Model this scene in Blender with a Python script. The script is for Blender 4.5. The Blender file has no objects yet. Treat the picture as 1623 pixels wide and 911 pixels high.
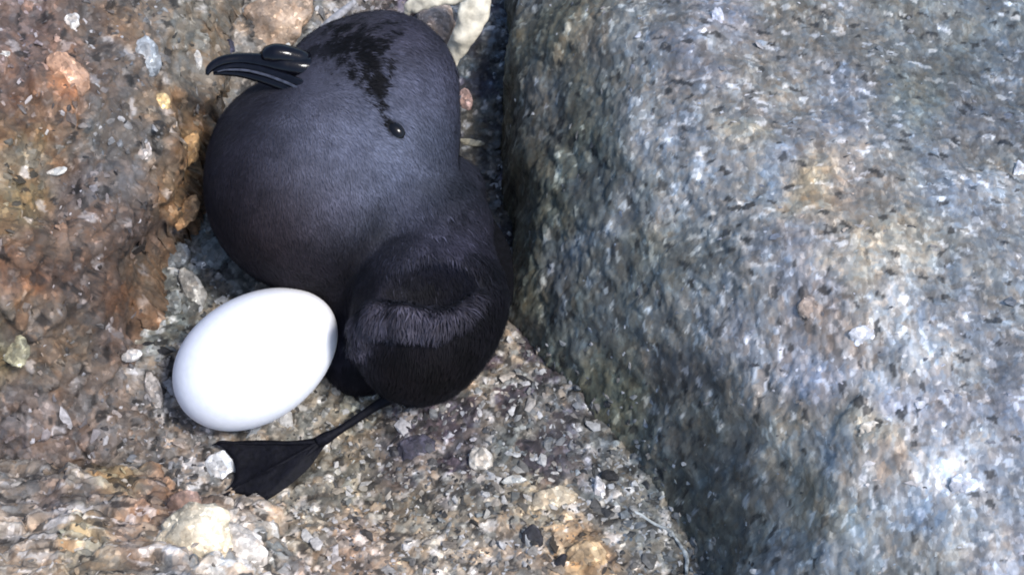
import bpy, math, random
import numpy as np
from mathutils import Vector, Matrix

# ------------------------------------------------------------------ camera, sky, sun, exposure
S = 0.001                                   # everything below is laid out in millimetres
TAU = math.radians(28.0)                    # camera leans 28 degrees off plumb
DIST = 300.0
FPX = 2632.0                                # focal length in photograph pixels (1623 wide)
SUN_EL = math.radians(60.0)
SUN_AZ = math.radians(114.0)                 # clockwise from +Y
SUN_STRENGTH = 1.5
SKY_STRENGTH = 0.125
EXPOSURE = 1.5

sc = bpy.context.scene
COL = sc.collection
cam_d = bpy.data.cameras.new('camera')
cam_d.sensor_width = 36.0
cam_d.lens = 36.0 * FPX / 1623.0
cam_d.clip_start = 0.005
cam_d.clip_end = 100.0
cam = bpy.data.objects.new('camera', cam_d)
COL.objects.link(cam)
CAM = np.array([0.0, -math.sin(TAU) * DIST, math.cos(TAU) * DIST])
cam.location = Vector(CAM * S)
cam.rotation_euler = (TAU, 0, 0)
sc.camera = cam

world = bpy.data.worlds.new('World')
sc.world = world
world.use_nodes = True
wn = world.node_tree.nodes
bg = wn['Background']
sky = wn.new('ShaderNodeTexSky')
sky.sky_type = 'NISHITA'
sky.sun_disc = False
sky.sun_elevation = SUN_EL
sky.sun_rotation = SUN_AZ
world.node_tree.links.new(sky.outputs[0], bg.inputs[0])
bg.inputs[1].default_value = SKY_STRENGTH

sun_d = bpy.data.lights.new('sun', 'SUN')
sun_d.energy = SUN_STRENGTH
sun_d.angle = math.radians(12.0)
sun_d.color = (1.0, 0.965, 0.93)
sun = bpy.data.objects.new('sun', sun_d)
COL.objects.link(sun)
SUND = Vector((math.sin(SUN_AZ) * math.cos(SUN_EL), math.cos(SUN_AZ) * math.cos(SUN_EL), math.sin(SUN_EL)))
sun.rotation_euler = SUND.to_track_quat('Z', 'Y').to_euler()
sun.location = SUND * 2.0

sc.view_settings.view_transform = 'Standard'
sc.view_settings.look = 'None'
sc.view_settings.exposure = EXPOSURE
sc.view_settings.gamma = 1.0
sc.view_settings.use_curve_mapping = False
sc.cycles.use_denoising = True
sc.cycles.max_bounces = 6
sc.cycles.filter_width = 1.9

# ------------------------------------------------------------------ helpers: photograph points to places
CT, ST = math.cos(TAU), math.sin(TAU)
AX_R = np.array([1.0, 0, 0])
AX_U = np.array([0, CT, ST])                # up in the picture
AX_B = np.array([0, -ST, CT])               # towards the camera
rng = np.random.default_rng(11)
random.seed(5)


def ray(px, py):
    px = np.asarray(px, float); py = np.asarray(py, float)
    a = (px - 811.5) / FPX; b = -(py - 455.5) / FPX
    return np.stack([a, b * CT + ST, b * ST - CT], -1)


def U(px, py, h):
    """the point at height h (mm) seen at a photograph pixel"""
    d = ray(px, py)
    t = (np.asarray(h, float) - CAM[2]) / d[..., 2]
    return CAM + d * t[..., None]


def pix(P):
    q = np.asarray(P, float) - CAM
    x = q[..., 0]; y = q[..., 1] * CT + q[..., 2] * ST; z = -(-q[..., 1] * ST + q[..., 2] * CT)
    return 811.5 + FPX * x / z, 455.5 - FPX * y / z


def mmpx(P):
    q = np.asarray(P, float) - CAM
    return -(-q[..., 1] * ST + q[..., 2] * CT) / FPX


# ------------------------------------------------------------------ helpers: noise
def h3(ix, iy, iz, seed):
    h = (ix.astype(np.int64) * 374761393 + iy.astype(np.int64) * 668265263 + iz.astype(np.int64) * 2147483647 + seed * 974711) & 0xFFFFFFFF
    h = ((h ^ (h >> 13)) * 1274126177) & 0xFFFFFFFF
    h = ((h ^ (h >> 16)) * 2246822519) & 0xFFFFFFFF
    h = h ^ (h >> 15)
    return (h & 0xFFFFFF) / float(0x1000000)


def vnoise(P, size, seed=0):
    q = np.asarray(P, float) / size + 1000.3
    i = np.floor(q); f = q - i
    f = f * f * f * (f * (f * 6 - 15) + 10)
    i = i.astype(np.int64)
    r = 0
    for dx in (0, 1):
        wx = f[..., 0] if dx else 1 - f[..., 0]
        for dy in (0, 1):
            wy = f[..., 1] if dy else 1 - f[..., 1]
            for dz in (0, 1):
                wz = f[..., 2] if dz else 1 - f[..., 2]
                r = r + wx * wy * wz * h3(i[..., 0] + dx, i[..., 1] + dy, i[..., 2] + dz, seed)
    return r * 2 - 1


def fbm(P, size, octs=4, seed=0, gain=0.5):
    r = 0; a = 1.0; n = 0
    for k in range(octs):
        r = r + a * vnoise(P, size / 2 ** k, seed + k * 17); n += a; a *= gain
    return r / n


def cells(P, size, seed=0):
    """nearest-grain lookup: distance to the grain border, offset from its centre, three random numbers per grain"""
    q = np.asarray(P, float) / size + 500.7
    i0 = np.floor(q).astype(np.int64)
    n = len(q)
    f1 = np.full(n, 9.0); f2 = np.full(n, 9.0)
    off = np.zeros((n, 3)); ids = np.zeros((n, 3), np.int64)
    for dx in (-1, 0, 1):
        for dy in (-1, 0, 1):
            for dz in (-1, 0, 1):
                c = i0 + np.array([dx, dy, dz])
                ctr = c + np.stack([h3(c[:, 0], c[:, 1], c[:, 2], seed + k) for k in (1, 2, 3)], -1)
                d = q - ctr
                L = np.sqrt((d * d).sum(-1))
                nb = L < f1
                f2 = np.where(nb, f1, np.minimum(f2, L))
                off[nb] = d[nb]; ids[nb] = c[nb]
                f1 = np.where(nb, L, f1)
    r = np.stack([h3(ids[:, 0], ids[:, 1], ids[:, 2], seed + k) for k in (7, 8, 9, 10, 11)], -1)
    return (f2 - f1) * size, off, r


def smooth(a, b, x):
    t = np.clip((x - a) / (b - a), 0, 1)
    return t * t * (3 - 2 * t)


def idw(table, px, py, power=3.0, soft=25.0):
    """blend of values given at photograph points"""
    t = np.array([r[:2] for r in table], float); v = np.array([r[2:] for r in table], float)
    px = np.asarray(px, float).ravel(); py = np.asarray(py, float).ravel()
    out = np.zeros((len(px), v.shape[1])); ws = np.zeros(len(px))
    for (cx, cy), val in zip(t, v):
        w = 1.0 / (np.sqrt((px - cx) ** 2 + (py - cy) ** 2) + soft) ** power
        out += w[:, None] * val; ws += w
    return out / ws[:, None]


# ------------------------------------------------------------------ helpers: meshes, objects, materials
def mesh_np(name, V, F, col=None, smooth_faces=True, normals=None):
    F = np.asarray(F, np.int32); V = np.asarray(V, float)
    k = F.shape[1]
    me = bpy.data.meshes.new(name)
    me.vertices.add(len(V)); me.vertices.foreach_set('co', (V * S).astype(np.float32).ravel())
    me.loops.add(F.size); me.loops.foreach_set('vertex_index', F.ravel())
    me.polygons.add(len(F))
    me.polygons.foreach_set('loop_start', np.arange(0, F.size, k, dtype=np.int32))
    me.polygons.foreach_set('use_smooth', np.full(len(F), smooth_faces))
    me.update(calc_edges=True)
    if col is not None:
        c = np.ones((len(V), 4), np.float32); c[:, :3] = np.clip(col, 0, 1)
        at = me.color_attributes.new('tint', 'FLOAT_COLOR', 'POINT')
        at.data.foreach_set('color', c.ravel())
    if normals is not None:
        me.normals_split_custom_set_from_vertices([tuple(n) for n in normals])
    return me


def obj(name, me, mat, parent=None, kind=None, label=None, cat=None, group=None):
    o = bpy.data.objects.new(name, me)
    COL.objects.link(o)
    if mat is not None and me is not None and not me.materials:
        me.materials.append(mat)
    if parent is not None:
        o.parent = parent
        o.matrix_parent_inverse = parent.matrix_basis.inverted()
    if kind: o['kind'] = kind
    if label: o['label'] = label
    if cat: o['category'] = cat
    if group: o['group'] = group
    return o


def empty(name, loc, label, cat):
    o = bpy.data.objects.new(name, None)
    COL.objects.link(o)
    o.empty_display_size = 0.01
    o.location = Vector(np.asarray(loc) * S)
    o['label'] = label; o['category'] = cat
    return o


class NT:
    def __init__(self, name):
        self.m = bpy.data.materials.new(name); self.m.use_nodes = True
        self.t = self.m.node_tree; self.n = self.t.nodes
        self.b = self.n['Principled BSDF']

    def add(self, typ, **kw):
        x = self.n.new(typ)
        for k, v in kw.items(): setattr(x, k, v)
        return x

    def link(self, a, b): self.t.links.new(a, b)

    def ramp(self, fac, stops, interp='LINEAR'):
        r = self.add('ShaderNodeValToRGB'); e = r.color_ramp; e.interpolation = interp
        while len(e.elements) < len(stops): e.elements.new(0.5)
        for s, (p, c) in zip(e.elements, stops):
            s.position = p; s.color = (*c, 1) if len(c) == 3 else c
        self.link(fac, r.inputs[0]); return r.outputs[0]

    def mix(self, a, b, fac, mode='MULTIPLY'):
        x = self.add('ShaderNodeMix', data_type='RGBA', blend_type=mode)
        for v, s in ((a, x.inputs[6]), (b, x.inputs[7]), (fac, x.inputs[0])):
            if hasattr(v, 'is_output') or isinstance(v, bpy.types.NodeSocket): self.link(v, s)
            else: s.default_value = v
        return x.outputs[2]


def g(v): return (v, v, v)


def rock_material(name, fine=1.0, stretch=(1, 1, 1), gloss=0.55, contrast=1.0, bump=0.6):
    """mineral rock: the vertex tint is broken up by two sizes of grain and pitted"""
    t = NT(name)
    tc = t.add('ShaderNodeTexCoord')
    mp = t.add('ShaderNodeMapping'); mp.inputs['Scale'].default_value = stretch
    t.link(tc.outputs['Object'], mp.inputs[0])
    at = t.add('ShaderNodeVertexColor', layer_name='tint')
    warp = t.add('ShaderNodeTexNoise'); warp.inputs['Scale'].default_value = 900; warp.inputs['Detail'].default_value = 3
    t.link(mp.outputs[0], warp.inputs[0])
    wm = t.mix(mp.outputs[0], warp.outputs['Color'], 0.0008, 'ADD')
    v1 = t.add('ShaderNodeTexVoronoi'); v1.inputs['Scale'].default_value = 1350 / fine
    v2 = t.add('ShaderNodeTexVoronoi'); v2.inputs['Scale'].default_value = 620 / fine
    for v in (v1, v2): t.link(wm, v.inputs['Vector'])
    s1 = t.add('ShaderNodeSeparateColor'); t.link(v1.outputs['Color'], s1.inputs[0])
    s2 = t.add('ShaderNodeSeparateColor'); t.link(v2.outputs['Color'], s2.inputs[0])
    lo = 1 - 0.6 * contrast
    c = t.mix(at.outputs[0], t.ramp(s1.outputs[0], [(0.0, g(lo)), (0.5, g(0.9)), (0.86, g(1.0)), (0.97, g(1.0 + 0.9 * contrast)), (1.0, g(1 + 1.6 * contrast))]), 0.85)
    c = t.mix(c, t.ramp(s2.outputs[1], [(0.0, g(lo * 0.9)), (0.3, g(0.85)), (0.8, g(1.1)), (1.0, g(1.0 + 0.5 * contrast))]), 0.75)
    hue = t.ramp(s2.outputs[2], [(0.0, (1.07, 0.97, 0.88)), (0.35, g(1.0)), (0.7, g(1.0)), (1.0, (0.93, 0.99, 1.08))])
    c = t.mix(c, hue, 0.8)
    n = t.add('ShaderNodeTexNoise'); n.inputs['Scale'].default_value = 260; n.inputs['Detail'].default_value = 6; n.inputs['Roughness'].default_value = 0.65
    t.link(mp.outputs[0], n.inputs[0])
    c = t.mix(c, t.ramp(n.outputs[0], [(0.3, g(0.55)), (0.5, g(1.0)), (0.7, g(1.3))]), 0.8)
    t.link(c, t.b.inputs['Base Color'])
    t.link(t.ramp(s1.outputs[1], [(0.0, g(gloss - 0.22)), (0.3, g(gloss + 0.1)), (1.0, g(0.9))]), t.b.inputs['Roughness'])
    b1 = t.add('ShaderNodeBump'); b1.inputs['Strength'].default_value = bump; b1.inputs['Distance'].default_value = 0.0004
    b2 = t.add('ShaderNodeBump'); b2.inputs['Strength'].default_value = bump; b2.inputs['Distance'].default_value = 0.0007
    t.link(s1.outputs[2], b1.inputs['Height']); t.link(n.outputs[0], b2.inputs['Height'])
    t.link(b2.outputs[0], b1.inputs['Normal']); t.link(b1.outputs[0], t.b.inputs['Normal'])
    return t.m


def grain_material(name, rough=0.6):
    t = NT(name)
    at = t.add('ShaderNodeVertexColor', layer_name='tint')
    tc = t.add('ShaderNodeTexCoord')
    n = t.add('ShaderNodeTexNoise'); n.inputs['Scale'].default_value = 1400; n.inputs['Detail'].default_value = 4
    t.link(tc.outputs['Object'], n.inputs[0])
    c = t.mix(at.outputs[0], t.ramp(n.outputs[0], [(0.3, g(0.55)), (0.52, g(1.0)), (0.72, g(1.35))]), 0.85)
    t.link(c, t.b.inputs['Base Color'])
    t.b.inputs['Roughness'].default_value = rough
    b = t.add('ShaderNodeBump'); b.inputs['Strength'].default_value = 0.5; b.inputs['Distance'].default_value = 0.0004
    t.link(n.outputs[0], b.inputs['Height']); t.link(b.outputs[0], t.b.inputs['Normal'])
    return t.m


M_BOULDER = rock_material('grey_boulder_rock', 1.0, (1.3, 0.75, 0.9), 0.62, 0.5, 0.4)
M_LEFT = rock_material('rusty_crumbly_rock', 1.15, (1, 1, 1), 0.66, 0.6, 0.8)
M_GROUND = rock_material('gritty_ground_rock', 1.0, (1, 1, 1), 0.62, 0.85, 0.7)
M_GRAIN = grain_material('rock_grain')
M_STONE = rock_material('weathered_stone', 0.8, (1, 1, 1), 0.65, 0.7, 0.9)

# ------------------------------------------------------------------ shape of the place (heights in mm)
def poly_world(pts):
    return np.array([U(x, y, h)[:2] for x, y, h in pts])


def poly_sd(poly, x, y):
    """signed distance to a polygon outline, positive inside"""
    d = np.full(x.shape, 1e9); inside = np.zeros(x.shape, bool)
    n = len(poly)
    for i in range(n):
        ax, ay = poly[i]; bx, by = poly[(i + 1) % n]
        ex, ey = bx - ax, by - ay
        t = np.clip(((x - ax) * ex + (y - ay) * ey) / (ex * ex + ey * ey + 1e-9), 0, 1)
        d = np.minimum(d, np.hypot(x - ax - t * ex, y - ay - t * ey))
        if abs(ey) > 1e-9:
            c = ((ay > y) != (by > y)) & (x < (bx - ax) * (y - ay) / ey + ax)
            inside ^= c
    return np.where(inside, d, -d)


class Surf:
    """smooth height surface through control points given as photograph pixel + height"""
    def __init__(self, ctrl, smoothing=6.0):
        P = U(np.array([c[0] for c in ctrl]), np.array([c[1] for c in ctrl]), np.array([c[2] for c in ctrl]))
        self.c = P[:, :2]; n = len(P)
        d = np.linalg.norm(self.c[:, None] - self.c[None], axis=-1)
        A = np.zeros((n + 1, n + 1)); A[:n, :n] = -np.sqrt(d * d + smoothing ** 2); A[:n, n] = 1; A[n, :n] = 1
        self.w = np.linalg.lstsq(A, np.append(P[:, 2], 0), rcond=None)[0]; self.s = smoothing

    def __call__(self, x, y):
        x = np.clip(x, -170, 170); y = np.clip(y, -150, 190)
        r = self.w[-1] + np.zeros(x.shape)
        for (cx, cy), w in zip(self.c, self.w[:-1]):
            r = r - w * np.sqrt((x - cx) ** 2 + (y - cy) ** 2 + self.s ** 2)
        return r


G_SURF = Surf([(406, 600, 0), (300, 660, 1), (450, 740, 0.5), (560, 660, 0), (620, 420, 1), (500, 250, 0), (700, 560, 0.5), (600, 800, 3),
               (500, 880, 7), (750, 700, 2), (760, 860, 7), (900, 800, 4), (950, 900, 7), (850, 620, 1.5), (300, 420, 4), (330, 500, 2), (740, 60, 0),
               (750, 200, -6), (790, 330, -8), (600, -60, 6), (450, -20, 14), (400, 60, 14), (560, 20, 6), (760, -80, -2), (200, 600, 6), (100, 300, 10),
               (250, 800, 4), (600, 1100, 8), (1200, 500, -8), (1200, 900, 0), (1500, 100, -8), (1600, 900, 0), (0, 900, 4), (0, 0, 10)])
L_SURF = Surf([(345, 60, 24), (345, 150, 22), (325, 250, 22), (310, 350, 18), (270, 450, 12), (240, 560, 7), (225, 680, 5), (200, 50, 34), (200, 180, 33), (180, 300, 32),
               (150, 420, 28), (120, 520, 22), (110, 620, 14), (150, 700, 8), (40, 60, 42), (30, 200, 42), (40, 350, 40), (20, 500, 32), (20, 620, 20), (20, 720, 12),
               (100, 130, 41), (90, 250, 36), (330, -30, 25), (-150, 300, 52), (-150, 0, 54), (100, -120, 42), (-150, 600, 30), (60, 420, 38), (200, 420, 21)])
B_SURF = Surf([(60, 745, 14), (200, 735, 12), (330, 790, 11), (430, 810, 8), (60, 830, 22), (200, 830, 20), (310, 840, 20), (400, 870, 16), (480, 890, 12), (20, 900, 27),
               (200, 905, 26), (350, 910, 24), (-150, 800, 24), (200, 1050, 34), (500, 1050, 22), (-100, 1050, 36), (130, 780, 17)])
R_SURF = Surf([(812, 40, 13.0), (812, 200, 10.9), (816, 380, 8.7), (830, 520, 5.0), (880, 600, 3.0), (960, 690, 3.0), (1040, 790, 3.2), (1110, 890, 4.5),
               (880, 60, 21.0), (885, 250, 18.1), (900, 400, 15.9), (930, 520, 12.5), (1010, 640, 8.5), (1090, 760, 8.5), (1160, 870, 9.5),
               (970, 60, 29.6), (990, 250, 28.2), (1030, 400, 25.3), (1080, 520, 23.1), (1130, 640, 21.0), (1180, 760, 20.2), (1220, 880, 20.2),
               (1060, 60, 33.9), (1100, 250, 34.6), (1170, 420, 33.9), (1230, 520, 33.2), (1260, 640, 32.5), (1280, 780, 31.0), (1300, 890, 30.3),
               (1250, 60, 34.6), (1300, 250, 37.5), (1350, 420, 39.0), (1400, 600, 39.0), (1400, 800, 36.8), (1580, 60, 33.2), (1600, 300, 37.5), (1600, 600, 39.7), (1600, 860, 39.0),
               (1450, 130, 35.4), (1200, 160, 35.4), (1500, 480, 39.7), (1850, 300, 35.4), (1850, 800, 35.4), (1200, -150, 29.6), (1600, -150, 29.6), (1300, 1100, 26.7), (1700, 1100, 33.9), (960, -120, 21.0), (820, -120, 8.0)], 8.0)
L_POLY = poly_world([(400, -60, 16), (362, 20, 18), (350, 70, 17), (356, 140, 12), (340, 210, 10), (324, 300, 8), (306, 375, 6), (272, 430, 4), (256, 520, 3), (240, 570, 3), (232, 650, 2),
                     (262, 715, 2), (180, 760, 4), (0, 770, 5), (-420, 800, 5), (-420, -420, 10), (300, -420, 10)])
B_POLY = poly_world([(-400, 745, 6), (0, 730, 8), (120, 722, 8), (215, 722, 6), (262, 752, 4), (330, 782, 3), (420, 800, 3), (480, 826, 5), (520, 870, 6), (545, 960, 6), (560, 1250, 5), (-400, 1250, 5)])
R_POLY = poly_world([(797, -60, -4), (795, 40, -5), (797, 130, -8), (790, 230, -10), (790, 300, -10), (800, 420, -6), (812, 520, -2), (840, 575, 0), (905, 630, 1), (960, 700, 2), (1010, 765, 2), (1065, 830, 3),
                     (1100, 900, 4), (1150, 1000, 4), (1200, 1250, 4), (2100, 1250, 4), (2100, -420, 4), (800, -420, 0)])


def edge(d, w, p=2.2):
    return (1 - (1 - np.clip(d / w, 0, 1)) ** p) ** (1 / p)


def ground_h(x, y): return G_SURF(x, y)


def rock_h(surf, poly, w, depth, x, y):
    wob = 2.4 * fbm(np.stack([x, y, 0 * x], -1), 8.0, 4, 41, 0.6)
    d = poly_sd(poly, x, y) + wob
    base = ground_h(x, y) - depth
    top = surf(x, y)
    e = edge(d, w)
    return np.where(d > 0, base + (top - base) * e, base - 2.0)


def left_h(x, y): return rock_h(L_SURF, L_POLY, 7.0, 3.0, x, y)
def lower_h(x, y): return rock_h(B_SURF, B_POLY, 8.0, 3.0, x, y)
def right_h(x, y): return rock_h(R_SURF, R_POLY, 8.0, 3.0, x, y)


def place_h(x, y):
    return np.maximum.reduce([ground_h(x, y), left_h(x, y), lower_h(x, y), right_h(x, y)])


HS = np.arange(80, -25, -0.4)


def hit(px, py, fn=place_h):
    """the first surface point seen at a photograph pixel"""
    P = U(np.full(HS.shape, float(px)), np.full(HS.shape, float(py)), HS)
    z = fn(P[:, 0], P[:, 1])
    k = np.argmax(P[:, 2] <= z)
    return P[k]


def axis(lo, hi, step, outer, ratio=1.35):
    a = list(np.arange(lo, hi + step * 0.5, step))
    s = step; v = a[-1]
    while v < outer:
        s *= ratio; v += s; a.append(v)
    s = step; v = a[0]; pre = []
    while v > -outer:
        s *= ratio; v -= s; pre.append(v)
    return np.array(pre[::-1] + a)


def grid_faces(nx, ny, keep=None):
    i = np.arange(nx * ny).reshape(ny, nx)
    F = np.stack([i[:-1, :-1], i[:-1, 1:], i[1:, 1:], i[1:, :-1]], -1).reshape(-1, 4)
    if keep is not None:
        F = F[keep[F].any(1)]
    return F


def compact(V, F, *attrs):
    used = np.zeros(len(V), bool); used[F.ravel()] = True
    idx = np.cumsum(used) - 1
    return (V[used], idx[F]) + tuple(a[used] for a in attrs)


def grid_normals(V, nx, ny):
    G = V.reshape(ny, nx, 3)
    du = np.gradient(G, axis=1); dv = np.gradient(G, axis=0)
    n = np.cross(du, dv).reshape(-1, 3)
    return n / (np.linalg.norm(n, axis=1, keepdims=True) + 1e-12)


def grains(V, size, seed, stretch=None, amp=0.5):
    """relief and per-grain random numbers of a granular rock"""
    Q = V if stretch is None else V @ stretch
    Q = Q + 0.35 * size * np.stack([vnoise(V, size * 0.9, seed + k) for k in (31, 32, 33)], -1)
    e, off, r = cells(Q, size, seed)
    tilt = ((r[:, 2:5] - 0.5) * off).sum(1) * 1.6
    relief = amp * ((r[:, 0] - 0.5) * 1.1 + tilt) * smooth(0, size * 0.22, e) - amp * 0.55 * (1 - smooth(0, size * 0.16, e))
    return relief, r, e


def build_rock(name, hfun, xr, yr, step, relief, tintf, mat, keepf, **kw):
    xs = axis(xr[0], xr[1], step, 175, 1.5); ys = axis(yr[0], yr[1], step, 190, 1.5)
    X, Y = np.meshgrid(xs, ys)
    Z = hfun(X, Y)
    V = np.stack([X, Y, Z], -1).reshape(-1, 3)
    N = grid_normals(V, len(xs), len(ys))
    keep = keepf(V)
    F = grid_faces(len(xs), len(ys), keep)
    V, F, N = compact(V, F, N)
    d, tint = relief(V, N)
    V = V + N * d[:, None]
    return obj(name, mesh_np(name, V, F, tint), mat, **kw), V, N


# ------------------------------------------------------------------ mineral colours (linear reflectances) by place
def per_grain(base, r, dark=0.12, pale=0.10, var=0.7, warm=0.12):
    """turn a local rock colour into single mineral grains: some dark, some pale, the rest around the colour"""
    base = base * 0.66
    k = np.exp((r[:, 0] - 0.5) * var * 1.6)
    c = base * k[:, None]
    w = (r[:, 1] - 0.5) * 2 * warm
    c = c * np.stack([1 + w, 1 + 0 * w, 1 - w], -1)
    c = np.where((r[:, 2] < dark)[:, None], base * 0.22, c)
    c = np.where((r[:, 2] > 1 - pale)[:, None], np.clip(base * 1.2 + 0.17, 0, 0.62), c)
    return c


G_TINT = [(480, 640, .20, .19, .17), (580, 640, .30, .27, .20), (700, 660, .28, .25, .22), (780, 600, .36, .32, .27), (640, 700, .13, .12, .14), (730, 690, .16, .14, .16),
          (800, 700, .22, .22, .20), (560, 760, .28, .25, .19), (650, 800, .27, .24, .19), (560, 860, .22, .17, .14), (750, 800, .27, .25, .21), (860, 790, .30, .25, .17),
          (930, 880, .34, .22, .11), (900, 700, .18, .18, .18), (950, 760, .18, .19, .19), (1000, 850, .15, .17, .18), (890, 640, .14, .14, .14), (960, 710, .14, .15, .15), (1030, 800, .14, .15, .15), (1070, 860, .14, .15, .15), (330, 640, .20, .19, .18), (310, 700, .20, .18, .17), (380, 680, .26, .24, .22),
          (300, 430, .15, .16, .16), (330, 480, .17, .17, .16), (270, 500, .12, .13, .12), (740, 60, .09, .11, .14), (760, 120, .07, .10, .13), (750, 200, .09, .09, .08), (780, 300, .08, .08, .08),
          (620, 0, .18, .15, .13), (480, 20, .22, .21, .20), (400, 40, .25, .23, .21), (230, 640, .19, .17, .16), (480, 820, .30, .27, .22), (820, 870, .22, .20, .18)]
L_TINT = [(40, 30, .19, .14, .13), (30, 110, .20, .15, .14), (105, 125, .34, .18, .10), (80, 180, .18, .14, .12), (160, 60, .16, .14, .13), (160, 130, .15, .13, .12), (230, 40, .22, .20, .18),
          (230, 100, .27, .26, .26), (300, 40, .24, .23, .20), (300, 120, .22, .21, .19), (255, 165, .28, .20, .12), (60, 230, .20, .17, .12), (150, 210, .17, .16, .15), (240, 220, .18, .17, .16),
          (300, 240, .28, .18, .09), (40, 320, .25, .18, .09), (70, 380, .20, .13, .09), (130, 300, .16, .14, .14), (190, 300, .13, .12, .12), (220, 360, .13, .10, .09), (295, 330, .27, .18, .10), (150, 370, .14, .10, .08),
          (20, 430, .19, .11, .07), (100, 450, .15, .10, .08), (180, 450, .17, .11, .08), (240, 440, .18, .13, .09), (50, 530, .20, .16, .13), (130, 540, .17, .14, .11), (200, 530, .15, .12, .11),
          (60, 640, .18, .15, .14), (150, 620, .16, .14, .13), (220, 620, .18, .16, .15), (110, 690, .16, .13, .12), (200, 690, .19, .17, .16), (20, 700, .15, .13, .13), (10, 560, .17, .15, .09)]
B_TINT = [(30, 760, .26, .22, .18), (120, 740, .22, .17, .12), (190, 745, .32, .24, .13), (240, 770, .24, .16, .11), (80, 790, .20, .16, .14), (160, 790, .18, .14, .11), (230, 810, .22, .13, .08),
          (280, 810, .30, .17, .09), (300, 800, .32, .22, .16), (310, 850, .46, .39, .27), (250, 860, .30, .22, .14), (360, 860, .42, .38, .33), (120, 840, .34, .28, .17), (40, 850, .30, .24, .18), (40, 900, .34, .27, .20),
          (150, 890, .30, .23, .15), (280, 900, .40, .36, .32), (400, 800, .30, .24, .18), (430, 850, .30, .27, .22), (480, 900, .24, .20, .17), (200, 860, .20, .14, .10)]
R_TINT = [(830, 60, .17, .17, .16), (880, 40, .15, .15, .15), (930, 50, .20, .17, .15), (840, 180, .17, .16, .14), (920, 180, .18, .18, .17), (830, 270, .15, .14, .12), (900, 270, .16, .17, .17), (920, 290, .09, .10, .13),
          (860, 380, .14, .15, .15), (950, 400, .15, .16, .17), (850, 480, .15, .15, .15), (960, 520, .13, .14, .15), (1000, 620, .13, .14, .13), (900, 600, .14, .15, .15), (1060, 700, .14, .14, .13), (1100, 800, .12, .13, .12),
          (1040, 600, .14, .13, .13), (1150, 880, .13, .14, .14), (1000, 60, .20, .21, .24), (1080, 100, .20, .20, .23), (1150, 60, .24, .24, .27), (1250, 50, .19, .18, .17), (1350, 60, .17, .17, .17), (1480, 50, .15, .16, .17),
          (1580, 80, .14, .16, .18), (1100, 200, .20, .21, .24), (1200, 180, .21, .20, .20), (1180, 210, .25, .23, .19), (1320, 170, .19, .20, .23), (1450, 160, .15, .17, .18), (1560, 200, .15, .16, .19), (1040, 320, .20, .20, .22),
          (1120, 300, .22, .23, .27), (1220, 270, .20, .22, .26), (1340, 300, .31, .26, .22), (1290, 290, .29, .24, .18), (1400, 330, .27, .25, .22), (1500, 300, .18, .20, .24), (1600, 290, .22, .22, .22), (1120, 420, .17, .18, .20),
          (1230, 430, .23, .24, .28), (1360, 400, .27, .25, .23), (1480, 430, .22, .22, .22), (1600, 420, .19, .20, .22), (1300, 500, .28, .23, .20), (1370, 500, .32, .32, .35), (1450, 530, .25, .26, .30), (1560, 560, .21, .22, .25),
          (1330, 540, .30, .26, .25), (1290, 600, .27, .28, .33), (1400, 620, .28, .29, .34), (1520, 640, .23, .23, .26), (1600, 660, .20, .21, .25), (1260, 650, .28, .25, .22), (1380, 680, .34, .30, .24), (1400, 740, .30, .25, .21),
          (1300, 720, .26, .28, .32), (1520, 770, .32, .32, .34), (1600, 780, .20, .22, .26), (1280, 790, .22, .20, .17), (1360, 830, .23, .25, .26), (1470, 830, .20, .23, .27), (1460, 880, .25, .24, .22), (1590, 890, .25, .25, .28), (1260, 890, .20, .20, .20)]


def ground_relief(V, N):
    px, py = pix(V)
    base = idw(G_TINT, px, py, 3.5)
    near = smooth(140, 100, np.abs(V[:, 0])) * smooth(150, 110, np.abs(V[:, 1]))
    r1, r, e = grains(V, 1.6, 3, amp=0.45)
    r2, rb, _ = grains(V, 4.6, 9, amp=0.8)
    d = 1.2 * fbm(V, 14, 4, 2) + (r1 + 0.7 * r2) * near
    c = per_grain(base * np.array([1.12, 1.06, 0.95]), r, 0.12, 0.09, 0.55) * np.exp((rb[:, 0] - 0.5) * 0.5 + 0.6 * fbm(V, 8, 4, 65))[:, None]
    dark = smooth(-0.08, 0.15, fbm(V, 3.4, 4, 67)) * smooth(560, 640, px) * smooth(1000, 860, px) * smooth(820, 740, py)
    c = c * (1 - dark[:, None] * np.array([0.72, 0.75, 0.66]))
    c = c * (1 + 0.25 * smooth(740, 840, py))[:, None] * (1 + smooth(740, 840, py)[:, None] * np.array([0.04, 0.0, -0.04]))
    return d, c


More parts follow.
